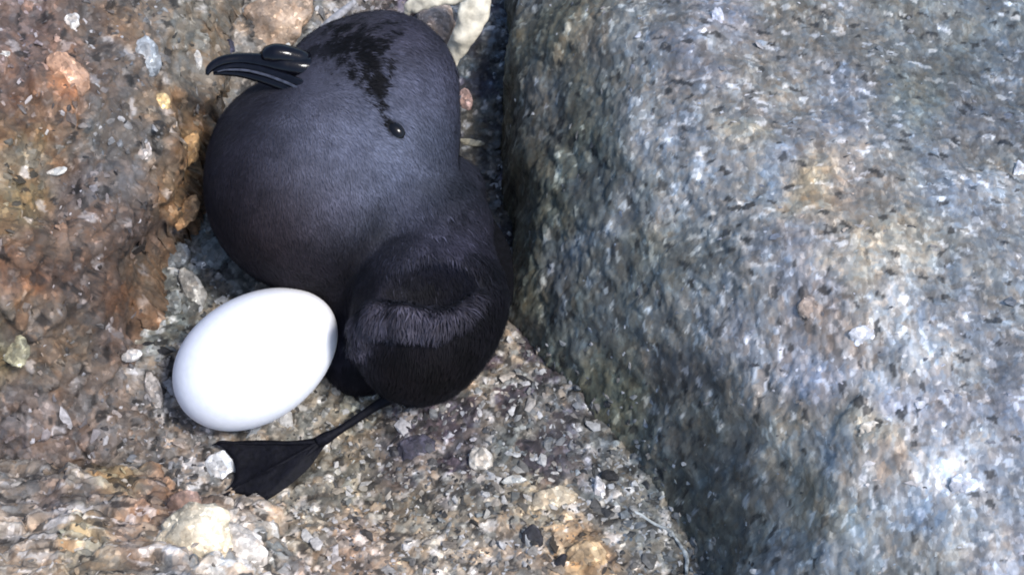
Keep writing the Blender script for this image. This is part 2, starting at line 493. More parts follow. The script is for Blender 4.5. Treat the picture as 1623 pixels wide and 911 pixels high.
def left_relief(V, N):
    px, py = pix(V)
    q = V + 3.0 * np.stack([fbm(V, 8, 3, 90 + k) for k in (0, 1, 2)], -1)
    px, py = pix(q)
    base = idw(L_TINT, px, py, 4.0, 16)
    st = np.array([[1, .35, 0], [-.25, .7, 0], [0, 0, 1.0]])
    r1, r, e = grains(V, 1.5, 13, st, amp=0.40)
    r2, rb, eb = grains(V, 6.5, 19, st, amp=1.2)
    ridged = 1 - np.abs(fbm(V, 12, 4, 23))
    d = 3.4 * fbm(V, 18, 4, 21) + 2.6 * (ridged - 0.75) + 1.3 * fbm(V @ st, 6, 5, 27, 0.6) + 0.8 * r1 + r2
    c = per_grain(base * np.array([1.11, 1.0, 0.87]), r, 0.06, 0.025, 0.32) * np.exp((rb[:, 0] - 0.5) * 0.45 + 0.5 * fbm(V, 9, 4, 61) + 0.3 * fbm(V @ st, 3, 3, 63))[:, None]
    c = c * 0.86
    rust = 0.9 * smooth(0.1, 0.55, fbm(V, 9, 4, 57))
    c = c * (1 - rust[:, None]) + c * np.array([1.22, 0.94, 0.66]) * rust[:, None]
    return d, c


def lower_relief(V, N):
    q = V + 3.0 * np.stack([fbm(V, 8, 3, 190 + k) for k in (0, 1, 2)], -1)
    px, py = pix(q)
    base = 1.3 * idw(B_TINT, px, py, 4.0, 16)
    st = np.diag([0.45, 1.3, 1.0])
    r1, r, e = grains(V, 1.5, 43, st, amp=0.45)
    r2, rb, eb = grains(V, 5.0, 49, st, amp=1.3)
    d = 2.6 * fbm(V, 15, 4, 51) + 1.1 * fbm(V, 4, 4, 57, 0.6) + 0.8 * r1 + 1.2 * r2
    c = per_grain(base, r, 0.08, 0.10, 0.6) * np.exp((rb[:, 0] - 0.5) * 0.7)[:, None]
    rust = smooth(0.2, 0.6, fbm(V, 9, 4, 157))
    c = c * (1 - rust[:, None]) + c * np.array([1.3, 0.95, 0.6]) * rust[:, None]
    return d, c


def right_relief(V, N):
    q = V + 3.5 * np.stack([fbm(V, 9, 3, 290 + k) for k in (0, 1, 2)], -1)
    px, py = pix(q)
    base = idw(R_TINT, px, py, 4.0, 18)
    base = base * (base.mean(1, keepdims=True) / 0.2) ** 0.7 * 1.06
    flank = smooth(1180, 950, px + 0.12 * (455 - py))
    a = math.radians(-14)
    rot = np.array([[math.cos(a), -math.sin(a), 0], [math.sin(a), math.cos(a), 0], [0, 0, 1]])
    ra, qa, _ = grains(V, 1.1, 63, np.diag([1.3, 0.68, 0.7]), amp=0.26)
    rb, qb, _ = grains(V, 1.1, 67, rot @ np.diag([0.8, 1.3, 1.0]), amp=0.26)
    upright = np.maximum(flank, smooth(300, 620, py) * smooth(1750, 1250, px))
    pick = upright + 0.3 * fbm(V, 7, 3, 71) > 0.5
    r1 = np.where(pick, ra, rb); r = np.where(pick[:, None], qa, qb)
    r2, r5, _ = grains(V, 4.2, 73, np.diag([1.1, 0.8, 0.9]), amp=0.8)
    d = 3.0 * fbm(V, 30, 3, 75) + 1.3 * fbm(V, 11, 4, 76) + 0.6 * fbm(V, 4, 3, 77) + 0.9 * r1 + 0.4 * r2
    c = per_grain(base * np.array([1.02, 1.0, 0.90]), r, 0.035, 0.05, 0.36, 0.10) * np.exp((r5[:, 0] - 0.5) * 0.35)[:, None]
    patch = np.exp(0.55 * fbm(V, 13, 4, 81) + 0.35 * fbm(V, 5, 3, 83))
    c = c * patch[:, None]
    warm = (1.4 * fbm(V, 10, 3, 85))[:, None]
    c = c * (1 + np.clip(warm, -0.5, 0.5) * np.array([0.08, 0.03, -0.12]))
    # patchy olive tone towards the flank
    olive_tone = flank * smooth(-0.6, 0.3, fbm(V, 16, 3, 79))
    c = c * (1 - olive_tone[:, None]) + c * np.array([0.93, 0.92, 0.72]) * olive_tone[:, None]
    return d, c


def dense_keep(fn, poly, margin):
    return lambda V: poly_sd(poly, V[:, 0], V[:, 1]) > -margin


gx = axis(-62, 44, 0.42, 2500, 1.3); gy = axis(-62, 66, 0.42, 2500, 1.3)
GX, GY = np.meshgrid(gx, gy)
GV = np.stack([GX, GY, ground_h(GX, GY)], -1).reshape(-1, 3)
GN = grid_normals(GV, len(gx), len(gy))
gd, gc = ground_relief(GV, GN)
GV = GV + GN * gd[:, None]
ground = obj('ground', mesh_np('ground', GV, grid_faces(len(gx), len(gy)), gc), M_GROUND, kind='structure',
             label='gritty stone floor of the crevice strewn with pale and dark grit')

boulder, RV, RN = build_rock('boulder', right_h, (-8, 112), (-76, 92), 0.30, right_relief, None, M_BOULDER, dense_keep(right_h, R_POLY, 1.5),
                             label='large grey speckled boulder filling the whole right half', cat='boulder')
rock_l, LV, LN = build_rock('rock', left_h, (-112, -40), (-54, 92), 0.31, left_relief, None, M_LEFT, dense_keep(left_h, L_POLY, 1.5),
                            label='crumbly brown rock with rust stains left of the bird', cat='rock', group='rusty rocks')
rock_b, BV, BN = build_rock('rock', lower_h, (-106, -28), (-76, -24), 0.28, lower_relief, None, M_LEFT, dense_keep(lower_h, B_POLY, 1.5),
                            label='yellowish pale rock in the bottom left corner below the webbed foot', cat='rock', group='rusty rocks')

# ------------------------------------------------------------------ loose grains
def hull_shapes(n, pts, seed):
    import bmesh
    rs = np.random.default_rng(seed); out = []
    for k in range(n):
        bm = bmesh.new()
        p = rs.normal(size=(pts, 3)); p /= np.linalg.norm(p, axis=1, keepdims=True)
        p *= rs.uniform(0.8, 1.05, (pts, 1))
        for q in p: bm.verts.new(q)
        bmesh.ops.convex_hull(bm, input=bm.verts)
        for v in [v for v in bm.verts if not v.link_faces]: bm.verts.remove(v)
        bmesh.ops.triangulate(bm, faces=bm.faces)
        bm.verts.index_update()
        out.append((np.array([v.co[:] for v in bm.verts]), np.array([[v.index for v in f.verts] for f in bm.faces])))
        bm.free()
    return out


HULLS = hull_shapes(14, 13, 4)


def rand_rot(rs):
    q = rs.normal(size=4); q /= np.linalg.norm(q)
    w, x, y, z = q
    return np.array([[1 - 2 * (y * y + z * z), 2 * (x * y - z * w), 2 * (x * z + y * w)], [2 * (x * y + z * w), 1 - 2 * (x * x + z * z), 2 * (y * z - x * w)], [2 * (x * z - y * w), 2 * (y * z + x * w), 1 - 2 * (x * x + y * y)]])


def scatter(points, normals, sizes, tints, seed, flat=0.6, along=None):
    rs = np.random.default_rng(seed)
    Vs, Fs, Cs = [], [], []; n = 0
    for k in range(len(points)):
        hv, hf = HULLS[rs.integers(len(HULLS))]
        N = normals[k] + 0.35 * rs.normal(size=3); N /= np.linalg.norm(N)
        t = np.cross(N, rs.normal(size=3)) if along is None else along[k] - N * (along[k] @ N)
        t /= np.linalg.norm(t) + 1e-9
        B = np.stack([t, np.cross(N, t), N])
        ext = np.array([rs.uniform(1.0, 1.6) if along is None else rs.uniform(1.3, 2.2), rs.uniform(0.7, 1.0), flat * rs.uniform(0.6, 1.2)]) * sizes[k]
        v = (hv @ rand_rot(rs).T * ext) @ B + points[k]
        Vs.append(v); Fs.append(hf + n); n += len(v)
        Cs.append(np.repeat(tints[k][None], len(v), 0))
    return np.concatenate(Vs), np.concatenate(Fs), np.concatenate(Cs)


# grit: thousands of crumbs over the open floor
rs = np.random.default_rng(21)
gpx = rs.uniform(180, 1120, 11000); gpy = rs.uniform(-40, 930, 11000)
gp = U(gpx, gpy, np.full(gpx.shape, 1.0))
gz = ground_h(gp[:, 0], gp[:, 1])
covered = np.maximum.reduce([left_h(gp[:, 0], gp[:, 1]), lower_h(gp[:, 0], gp[:, 1]), right_h(gp[:, 0], gp[:, 1])]) > gz
from_grid = lambda P: np.clip(np.searchsorted(gy, P[:, 1]), 0, len(gy) - 1) * len(gx) + np.clip(np.searchsorted(gx, P[:, 0]), 0, len(gx) - 1)
gp = gp[~covered]; ix = from_grid(gp)
gp = GV[ix] - np.array([0, 0, 0.12]); gn = GN[ix]
qx, qy = pix(gp)
rr = rs.uniform(size=(len(gp), 5))
gt = per_grain(idw(G_TINT, qx, qy, 3.5), rr, 0.20, 0.16, 0.9)
gs = np.exp(rs.normal(-0.62, 0.38, len(gp)))
big = gs > 1.02
under_bird = ((qx > 360) & (qx < 780) & (qy > 40) & (qy < 600)) | ((qx > 340) & (qx < 520) & (qy > 685) & (qy < 800) & (gs > 0.5))
V_, F_, C_ = scatter(gp[~big & ~under_bird], gn[~big & ~under_bird], gs[~big & ~under_bird], gt[~big & ~under_bird], 31, 0.45)
obj('grit', mesh_np('grit', V_, F_, C_, smooth_faces=False), M_GRAIN, parent=ground, kind='stuff')
bi = np.nonzero(big & ~under_bird)[0]
bi = bi[np.argsort(-gs[bi])][:260]
for k in bi:                                            # the larger pebbles one by one
    v, f, c = scatter(gp[k:k + 1] * 0, gn[k:k + 1], gs[k:k + 1], gt[k:k + 1], 1000 + int(k), 0.42)
    o = obj('pebble', mesh_np('pebble', v, f, c, smooth_faces=False), M_GRAIN, parent=ground)
    o.location = Vector((gp[k] + np.array([0, 0, 0.1])) * S)


def crumbs_on(name, V, N, tints, count, mean, seed, parent, dark, pale, window, along=None):
    rs = np.random.default_rng(seed)
    px, py = pix(V)
    ok = np.nonzero((px > window[0]) & (px < window[1]) & (py > window[2]) & (py < window[3]))[0]
    k = rs.choice(ok, min(count, len(ok)), replace=False)
    r = rs.uniform(size=(len(k), 5))
    t = per_grain(idw(tints, px[k], py[k], 4.0, 16), r, dark, pale, 0.8)
    s = np.exp(rs.normal(math.log(mean), 0.4, len(k)))
    v, f, c = scatter(V[k] - 0.12 * N[k], N[k], s, t, seed + 1, 0.45, None if along is None else along[k])
    obj(name, mesh_np(name, v, f, c, smooth_faces=False), M_GRAIN, parent=parent, kind='stuff')


crumbs_on('crumbs', LV, LN, L_TINT, 900, 0.50, 51, rock_l, 0.10, 0.10, (-30, 380, -30, 760))
crumbs_on('crumbs', BV, BN, B_TINT, 500, 0.55, 53, rock_b, 0.08, 0.14, (-30, 560, 700, 940))
pxr, pyr = pix(RV)
fl = smooth(1180, 950, pxr + 0.12 * (455 - pyr))
along_r = np.stack([0.15 + 0.85 * (1 - fl), 0.9 * fl + 0.1, 0.25 * fl], -1)
crumbs_on('crystal_flakes', RV, RN, R_TINT, 700, 0.32, 57, boulder, 0.16, 0.16, (780, 1640, -20, 930), along_r)

# grit washed up over the foot of the boulder
rs = np.random.default_rng(91)
fd = poly_sd(R_POLY, RV[:, 0], RV[:, 1])
fk = np.nonzero((fd > -1) & (fd < 9) & (pyr > 540) & (pyr < 930))[0]
fk = fk[rs.uniform(size=len(fk)) < 0.10 * np.exp(-np.clip(fd[fk], 0, 9) / 3.0)]
ft = per_grain(idw(G_TINT, pxr[fk], pyr[fk], 3.5), rs.uniform(size=(len(fk), 5)), 0.2, 0.08, 0.7)
V_, F_, C_ = scatter(RV[fk], RN[fk], np.exp(rs.normal(-0.6, 0.35, len(fk))), ft, 93, 0.5)
obj('grit', mesh_np('grit', V_, F_, C_, smooth_faces=False), M_GRAIN, parent=ground, kind='stuff')

# ------------------------------------------------------------------ single stones
def ico(sub=4):
    import bmesh
    bm = bmesh.new(); bmesh.ops.create_icosphere(bm, subdivisions=sub, radius=1.0)
    V = np.array([v.co[:] for v in bm.verts]); F = np.array([[v.index for v in f.verts] for f in bm.faces])
    bm.free(); return V, F


ICO_V, ICO_F = ico(4)


def stone_mesh(ext, seed, angular=0.5, rough=0.12):
    rs = np.random.default_rng(seed)
    V = ICO_V.copy()
    for k in range(9):                                  # broken faces
        n = rs.normal(size=3); n /= np.linalg.norm(n)
        c = rs.uniform(0.55, 0.95) * angular + (1 - angular)
        d = V @ n - c
        V = V - np.where(d > 0, d, 0)[:, None] * n * 0.92
    V = V * (1 + 1.8 * rough * fbm(V + seed * 3.1, 0.8, 5, seed, 0.6))[:, None]
    return V * ext


def stone(name, px, py, w, h, ang, color, label, cat, thick=0.55, lift=0.06, var=0.35, angular=0.8, rough=0.22, parent=None, group=None, fn=place_h, seed=None):
    seed = seed or int(px * 7 + py)
    P = hit(px, py, fn)
    k = float(mmpx(P))
    V = stone_mesh(np.array([w * k / 2, h * k / 2, thick * min(w, h) * k / 2]), seed, angular, rough)
    a = math.radians(ang); ca, sa = math.cos(a), math.sin(a)
    V = V @ np.array([[ca, sa, 0], [-sa, ca, 0], [0, 0, 1]])
    W = V[:, :1] * AX_R + V[:, 1:2] * AX_U + V[:, 2:] * AX_B
    W = W + AX_B * lift * thick * min(w, h) * k
    nz = fbm(W + P, max(w, h) * k * 0.35, 4, seed)
    c = np.array(color) * np.exp(nz * var * 2.2)[:, None]
    o = obj(name, mesh_np(name, W, ICO_F, c), M_STONE, parent=parent, label=label, cat=cat, group=group)
    o.location = Vector(P * S)
    return o


def inclusion(rock, *a, **kw):
    """a stone grown into a rock: a part of it"""
    kw['parent'] = rock
    return stone(*a, None, **kw)


stone('stone', 690, 52, 78, 92, -15, (.36, .28, .22), 'rounded pinkish tan stone under the hooked cream root', 'stone', angular=0.35)
stone('stone', 737, 160, 22, 36, 10, (.36, .24, .20), 'tiny pink pebble in the dark gap right of the head', 'stone')
stone('stone', 748, 226, 42, 13, -6, (.36, .33, .24), 'thin pale sliver of stone in the dark gap beside the nape', 'stone', thick=0.5)
stone('stone', 209, 563, 34, 20, 18, (.55, .52, .48), 'small smooth white oval pebble left of the egg', 'stone', angular=0.2, rough=0.06)
stone('stone', 250, 556, 62, 24, -14, (.012, .012, .014), 'dark sliver of stone between the white oval pebble and the egg', 'stone', lift=-0.05)  # dark sliver stands in for the shade of a crevice
stone('stone', 246, 622, 26, 66, 14, (.30, .27, .24), 'upright beige pebble close to the lower left of the egg', 'stone', angular=0.3)
stone('stone', 438, 24, 120, 104, 25, (.36, .26, .18), 'large tan orange stone above the bill', 'stone', angular=0.95, thick=0.4, lift=0.0, rough=0.22)
inclusion(rock_l, 'chip', 300, 244, 40, 64, -25, (.36, .21, .09), 'bright orange flake on the edge of the brown rock', thick=0.3, lift=-0.2, rough=0.4)
inclusion(rock_l, 'chip', 297, 336, 34, 54, -30, (.32, .18, .08), 'rust orange chip low on the brown rock beside the breast', thick=0.3, lift=-0.2, rough=0.4)
stone('stone', 762, 729, 36, 42, 12, (.40, .36, .30), 'blocky cream stone in the dark grit right of the webbed foot', 'stone', angular=0.85)
stone('stone', 815, 760, 46, 16, 6, (.48, .47, .42), 'narrow pale stone sliver beside the blocky cream stone', 'stone')
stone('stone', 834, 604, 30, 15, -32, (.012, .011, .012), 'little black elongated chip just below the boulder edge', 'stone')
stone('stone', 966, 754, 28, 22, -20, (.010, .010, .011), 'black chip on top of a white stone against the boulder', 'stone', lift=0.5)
stone('stone', 950, 778, 22, 44, 8, (.50, .48, .46), 'upright white stone under a black chip against the boulder', 'stone')
stone('stone', 350, 748, 50, 84, -12, (.55, .55, .54), 'silvery white stone framed by the toes of the webbed foot', 'stone', thick=0.25, lift=0.0, angular=0.9, rough=0.2, fn=ground_h)
inclusion(rock_b, 'lump', 310, 852, 130, 104, 15, (.56, .47, .33), 'big cream lump on the bottom left rock', thick=0.5, lift=0.0, angular=0.5, rough=0.25)
inclusion(rock_b, 'lump', 378, 868, 110, 84, -10, (.48, .43, .37), 'greyish white lump right of the big cream lump', thick=0.5, lift=0.0, rough=0.25)
inclusion(rock_b, 'lump', 292, 800, 60, 48, 0, (.30, .19, .14), 'rounded reddish brown knob above the big cream lump', thick=0.6, lift=0.1, angular=0.3)
stone('stone', 845, 856, 36, 52, -25, (.02, .018, .02), 'dark purple black stone in the grit at the bottom', 'stone', thick=0.4)
stone('stone', 884, 896, 18, 44, -38, (.012, .010, .012), 'dark splinter standing left of the ochre stone', 'stone')
stone('stone', 930, 888, 66, 62, 0, (.38, .26, .14), 'ochre stone at the bottom edge near the boulder', 'stone', thick=0.25, lift=-0.15, rough=0.3, angular=0.4)
stone('stone', 870, 792, 80, 46, 10, (.42, .34, .23), 'yellowish cream stone with a notch in the grit', 'stone', thick=0.4, lift=0.05)
inclusion(rock_l, 'chip', 113, 36, 26, 30, -35, (.55, .50, .44), 'small white chip high on the brown rock')
inclusion(rock_l, 'chip', 105, 120, 66, 82, 30, (.40, .23, .14), 'salmon orange lump on the brown rock', thick=0.4, lift=0.0)
inclusion(rock_l, 'chip', 254, 164, 32, 32, 0, (.46, .32, .15), 'yellow orange crumb on the brown rock left of the bill')
inclusion(rock_l, 'chip', 231, 92, 56, 62, 0, (.30, .31, .31), 'bluish white stone lodged at the top of the brown rock', thick=0.5, lift=0.05)
inclusion(rock_l, 'chip', 6, 88, 22, 16, 0, (.55, .52, .46), 'white crumb at the left edge of the brown rock')
inclusion(rock_l, 'chip', 24, 556, 40, 42, 0, (.26, .23, .14), 'pale olive stone at the far left of the brown rock', thick=0.3, lift=-0.2, rough=0.4)
inclusion(rock_l, 'chip', 90, 272, 34, 12, 15, (.52, .49, .43), 'flat white chip in the middle of the brown rock')
inclusion(rock_l, 'chip', 228, 240, 24, 34, 0, (.42, .36, .31), 'pale pinkish chip on the brown rock below the crumb')
stone('stone', 305, 456, 34, 66, 28, (.34, .32, .28), 'pale upright chip above the left end of the egg', 'stone', thick=0.4)
stone('stone', 275, 480, 30, 40, 0, (.18, .19, .18), 'grey green chip between the egg and the brown rock', 'stone', thick=0.5)
stone('stone', 345, 405, 66, 60, 20, (.15, .17, .17), 'dark grey slab tucked under the breast above the egg', 'stone', thick=0.4)
stone('stone', 285, 408, 40, 46, -20, (.17, .18, .18), 'grey chip wedged under the edge of the brown rock', 'stone', thick=0.5)
stone('stone', 314, 96, 13, 34, 0, (.50, .47, .42), 'small upright white chip just left of the bill tip', 'stone')
stone('stone', 362, 76, 22, 28, 0, (.03, .03, .05), 'dark bluish chip on top of the bill tip', 'stone')
stone('stone', 455, 70, 11, 24, -10, (.50, .49, .44), 'small white splinter behind the nostril tube', 'stone')
stone('stone', 660, 715, 60, 56, 0, (.045, .04, .055), 'dark violet stone in the grit beyond the webbed foot', 'stone', thick=0.25, lift=-0.12, rough=0.25)
stone('stone', 555, 640, 34, 26, 0, (.40, .36, .25), 'pale yellow pebble behind the thin leg', 'stone')
inclusion(boulder, 'quartz_patch', 1140, 40, 20, 74, 8, (.48, .48, .52), 'whitish streak of quartz at the top of the boulder', thick=0.4, lift=-0.1)
inclusion(boulder, 'quartz_patch', 1616, 274, 24, 36, 0, (.60, .60, .60), 'white quartz spot at the right edge of the boulder', thick=0.4, lift=-0.1)
inclusion(boulder, 'quartz_patch', 1528, 772, 62, 50, 20, (.50, .51, .55), 'cluster of white quartz in the lower right of the boulder', thick=0.3, lift=-0.1, angular=0.9, rough=0.3)
inclusion(boulder, 'quartz_patch', 1376, 532, 56, 34, 0, (.58, .57, .58), 'bright white quartz patch in the middle of the boulder', thick=0.3, lift=-0.1, angular=0.9, rough=0.3)
inclusion(boulder, 'quartz_patch', 1385, 682, 46, 34, 0, (.55, .49, .40), 'cream quartz patch below the white one on the boulder', thick=0.3, lift=-0.1, angular=0.9, rough=0.3)
inclusion(boulder, 'quartz_patch', 1292, 492, 50, 50, 0, (.30, .23, .18), 'tan ring shaped knob on the boulder near its shaded flank', thick=0.3, lift=-0.1, angular=0.4)


# ------------------------------------------------------------------ swept shapes
def sweep(centres, rx, ry, up, nseg=20, caps=True, wob=0.0, seed=0):
    """tube along points; rx along the side axis, ry along up"""
    C = np.asarray(centres, float); n = len(C)
    T = np.gradient(C, axis=0); T /= np.linalg.norm(T, axis=1, keepdims=True)
    rx = np.broadcast_to(rx, n); ry = np.broadcast_to(ry, n)
    a = np.linspace(0, 2 * math.pi, nseg, endpoint=False)
    V = []
    for i in range(n):
        s = np.cross(T[i], up); s /= np.linalg.norm(s)
        u = np.cross(s, T[i])
        V.append(C[i] + np.cos(a)[:, None] * s * rx[i] + np.sin(a)[:, None] * u * ry[i])
    V = np.concatenate(V)
    F = []
    for i in range(n - 1):
        for j in range(nseg):
            k = (j + 1) % nseg
            F += [[i * nseg + j, i * nseg + k, (i + 1) * nseg + k], [i * nseg + j, (i + 1) * nseg + k, (i + 1) * nseg + j]]
    if caps:
        b = len(V); V = np.vstack([V, C[0], C[-1]])
        for j in range(nseg):
            k = (j + 1) % nseg
            F += [[b, k, j], [b + 1, (n - 1) * nseg + j, (n - 1) * nseg + k]]
    if wob: V = V + wob * np.stack([fbm(V, 3.0, 3, seed + k) for k in (0, 1, 2)], -1)
    return V, np.array(F)


def spline(pts, n):
    """Catmull-Rom through rows of any width"""
    p = np.asarray(pts, float); p = np.vstack([2 * p[0] - p[1], p, 2 * p[-1] - p[-2]])
    out = []
    m = len(p) - 3
    for t in np.linspace(0, m - 1e-6, n):
        i = int(t); f = t - i
        a, b, c, d = p[i:i + 4]
        out.append(0.5 * (2 * b + (c - a) * f + (2 * a - 5 * b + 4 * c - d) * f * f + (3 * b - a - 3 * c + d) * f ** 3))
    return np.array(out)


def plain_material(name, color, rough, var=0.25, scale=700, bump=0.3, coat=0.0, spec=0.5):
    t = NT(name)
    t.b.inputs['Specular IOR Level'].default_value = spec
    tc = t.add('ShaderNodeTexCoord')
    n = t.add('ShaderNodeTexNoise'); n.inputs['Scale'].default_value = scale; n.inputs['Detail'].default_value = 5
    t.link(tc.outputs['Object'], n.inputs[0])
    lo = tuple(c * (1 - var * 1.6) for c in color); hi = tuple(min(1, c * (1 + var)) for c in color)
    t.link(t.ramp(n.outputs[0], [(0.3, lo), (0.7, hi)]), t.b.inputs['Base Color'])
    t.b.inputs['Roughness'].default_value = rough
    t.b.inputs['Coat Weight'].default_value = coat
    t.b.inputs['Coat Roughness'].default_value = 0.06
    b = t.add('ShaderNodeBump'); b.inputs['Strength'].default_value = bump; b.inputs['Distance'].default_value = 0.0003
    t.link(n.outputs[0], b.inputs['Height']); t.link(b.outputs[0], t.b.inputs['Normal'])
    return t.m


M_ROOT = plain_material('dry_root', (.62, .56, .43), 0.75, 0.3, 450, 0.6)
M_TWIG = plain_material('grey_twig', (.26, .25, .25), 0.8, 0.3, 700, 0.6)
M_VEIN = plain_material('pale_vein', (.30, .32, .31), 0.85, 0.5, 900, 0.6)


def root_line(name, pts, mat, label, cat, wob=0.3, n=40, nseg=16, fl=0.8):
    p = spline(pts, n)                                  # px, py, height, half width px
    C = U(p[:, 0], p[:, 1], p[:, 2]); k = mmpx(C)
    V, F = sweep(C, p[:, 3] * k, p[:, 3] * k * fl, AX_B, nseg, True, wob, 7)
    return obj(name, mesh_np(name, V, F), mat, label=label, cat=cat)


root_line('root', [(645, 28, 9, 4), (652, 12, 11, 9), (678, 3, 13, 9), (712, -8, 14, 14), (750, -6, 15, 26), (748, 28, 13, 23), (733, 60, 10, 19), (718, 88, 6, 16), (707, 116, 2, 9)], M_ROOT,
          'hooked cream dry root reaching down behind the bird\'s head', 'root', 0.9, 60, 20, 0.45)
root_line('twig', [(562, 4, 20, 5), (540, 22, 21, 7), (516, 42, 22, 7), (490, 64, 22, 6), (474, 78, 22, 4)], M_TWIG, 'straight grey twig lying against the bird\'s forehead', 'twig', 0.25)
vp = [(992, 806), (1012, 814), (1034, 826), (1056, 840), (1072, 856), (1084, 876), (1088, 898), (1086, 925)]
root_line('root_thread', [(*q, float(hit(*q)[2]) + 0.5, w) for q, w in zip(vp, (1, 2.5, 2, 3.5, 2.6, 4, 3, 2.4))], M_VEIN, 'thin pale root thread curving along the foot of the boulder', 'root', 0.55, 60, 10)

# ------------------------------------------------------------------ egg
M_EGG = plain_material('egg_shell', (.84, .84, .86), 0.5, 0.03, 900, 0.06)
ec = U(406, 567, 10.5); ek = float(mmpx(ec))
ea, eb_ = 141 * ek, 100 * ek
th = math.radians(33)
EV, EF = ico(5)
L = EV[:, 0].copy()
taper = 1 - 0.055 * L                                   # the upper right end a little narrower
ev = np.stack([L * ea, EV[:, 1] * eb_ * taper, EV[:, 2] * eb_ * taper], -1)
ax1 = AX_R * math.cos(th) + AX_U * math.sin(th); ax2 = -AX_R * math.sin(th) + AX_U * math.cos(th)
EW = ev[:, :1] * ax1 + ev[:, 1:2] * ax2 + ev[:, 2:] * AX_B
egg = obj('egg', mesh_np('egg', EW, EF), M_EGG, label='smooth white egg lying against the bird\'s breast', cat='egg')
egg.location = Vector(ec * S)

# ------------------------------------------------------------------ bird
BALLS = [  # px, py, height, radius px, squash along the view, blend mm
    (606, 140, 27, 121, 1.0, 0), (628, 228, 25, 99, 1.0, 5), (518, 106, 31, 45, 0.9, 7), (495, 297, 20, 169, 1.0, 9), (444, 232, 21, 94, 0.9, 5),
    (684, 478, 17, 122, 0.95, 3.5), (662, 545, 14, 97, 0.95, 5), (690, 365, 18, 92, 1.0, 4), (712, 305, 14, 58, 1.0, 3), (578, 468, 9, 72, 0.9, 4), (592, 540, 6, 66, 0.7, 4), (572, 562, 3.5, 62, 0.8, 4)]


def smin(a, b, k):
    if k <= 0: return np.minimum(a, b)
    h = np.clip(0.5 + 0.5 * (b - a) / k, 0, 1)
    return b * (1 - h) + a * h - k * h * (1 - h)


def smax(a, b, k): return -smin(-a, -b, k)


BC = [(U(b[0], b[1], b[2]), b[3] * float(mmpx(U(b[0], b[1], b[2]))), b[4], b[5]) for b in BALLS]


def body_core(P):
    d = None
    for c, r, q, k in BC:
        v = P - c
        w = v @ AX_B
        v2 = v + np.outer(w, AX_B) * (1 / q - 1) if v.ndim == 2 else v
        e = np.sqrt((v2 * v2).sum(-1)) - r
        d = e if d is None else smin(d, e, k)
    return d


def ray_hit(fn, px, py):
    d = ray(px, py); d = d / np.linalg.norm(d)
    t = np.arange(200, 340, 0.25)
    P = CAM + d * t[:, None]
    s = fn(P)
    k = np.argmax(s < 0)
    return P[k] if s[k] < 0 else None


ROLL = [(568, 548, 15), (577, 520, 20), (600, 505, 23), (640, 508, 24), (688, 515, 21), (730, 500, 16), (756, 474, 10)]
roll_pts = []
for x_, y_, r_ in ROLL:
    p_ = ray_hit(body_core, x_, y_)
    roll_pts.append((p_ + 0.2 * AX_B, r_ * float(mmpx(p_)) * 1.15))
hol = [(ray_hit(body_core, x_, y_) + o_ * AX_B, r_) for x_, y_, r_, o_ in ((628, 466, 3.0, 0.7), (655, 461, 4.0, 0.2), (687, 456, 4.6, -0.1), (716, 453, 4.0, 0.2), (736, 452, 2.6, 0.8))]


def body_sdf(P):
    d = body_core(P)
    for c, r in hol:
        d = smax(d, r - np.linalg.norm(P - c, axis=-1), 1.6)
    for (a, ra), (b, rb) in zip(roll_pts[:-1], roll_pts[1:]):
        ab = b - a; t = np.clip((P - a) @ ab / (ab @ ab), 0, 1)
        e = np.linalg.norm(P - a - t[:, None] * ab, axis=-1) - (ra + (rb - ra) * t)
        d = smin(d, e, 1.2)
    return d


def surface_nets(fn, lo, hi, step):
    ax = [np.arange(lo[k], hi[k] + step, step) for k in range(3)]
    shp = tuple(len(a) for a in ax)
    D = np.empty(shp)
    YZ = np.stack(np.meshgrid(ax[1], ax[2], indexing='ij'), -1).reshape(-1, 2)
    for i, xv in enumerate(ax[0]):
        D[i] = fn(np.column_stack([np.full(len(YZ), xv), YZ])).reshape(shp[1:])
    ins = D < 0
    c = np.zeros(tuple(s - 1 for s in shp), np.int8)
    corners = [(i, j, k) for i in (0, 1) for j in (0, 1) for k in (0, 1)]
    sl = lambda A, o: A[o[0]:A.shape[0] - 1 + o[0], o[1]:A.shape[1] - 1 + o[1], o[2]:A.shape[2] - 1 + o[2]]
    for o in corners: c += sl(ins, o)
    act = (c > 0) & (c < 8)
    idx = -np.ones(c.shape, np.int64); cells_ = np.argwhere(act); idx[act] = np.arange(len(cells_))
    acc = np.zeros((len(cells_), 3)); cnt = np.zeros(len(cells_))
    cd = {o: sl(D, o)[act] for o in corners}
    for o in corners:
        for a in range(3):
            if o[a] == 0:
                q = list(o); q[a] = 1; q = tuple(q)
                d0, d1 = cd[o], cd[q]
                m = (d0 < 0) != (d1 < 0)
                t = np.where(m, d0 / np.where(m, d0 - d1, 1), 0)
                p = np.array(o, float)[None].repeat(len(cells_), 0); p[:, a] += t
                acc[m] += p[m]; cnt[m] += 1
    V = (cells_ + acc / cnt[:, None]) * step + np.array(lo)
    Fs = []
    for a in range(3):
        b, cc = (a + 1) % 3, (a + 2) % 3
        A = np.moveaxis(ins, a, 0)
        dif = np.moveaxis(A[:-1] != A[1:], 0, a)
        E = np.argwhere(dif)
        E = E[(E[:, b] > 0) & (E[:, cc] > 0) & (E[:, b] < c.shape[b]) & (E[:, cc] < c.shape[cc])]
        def at(db, dc):
            q = E.copy(); q[:, b] -= db; q[:, cc] -= dc
            return idx[q[:, 0], q[:, 1], q[:, 2]]
        f = np.stack([at(1, 1), at(0, 1), at(0, 0), at(1, 0)], -1)
        flip = ~ins[E[:, 0], E[:, 1], E[:, 2]]
        f[flip] = f[flip][:, ::-1]
        Fs.append(f)
    return V, np.concatenate(Fs)


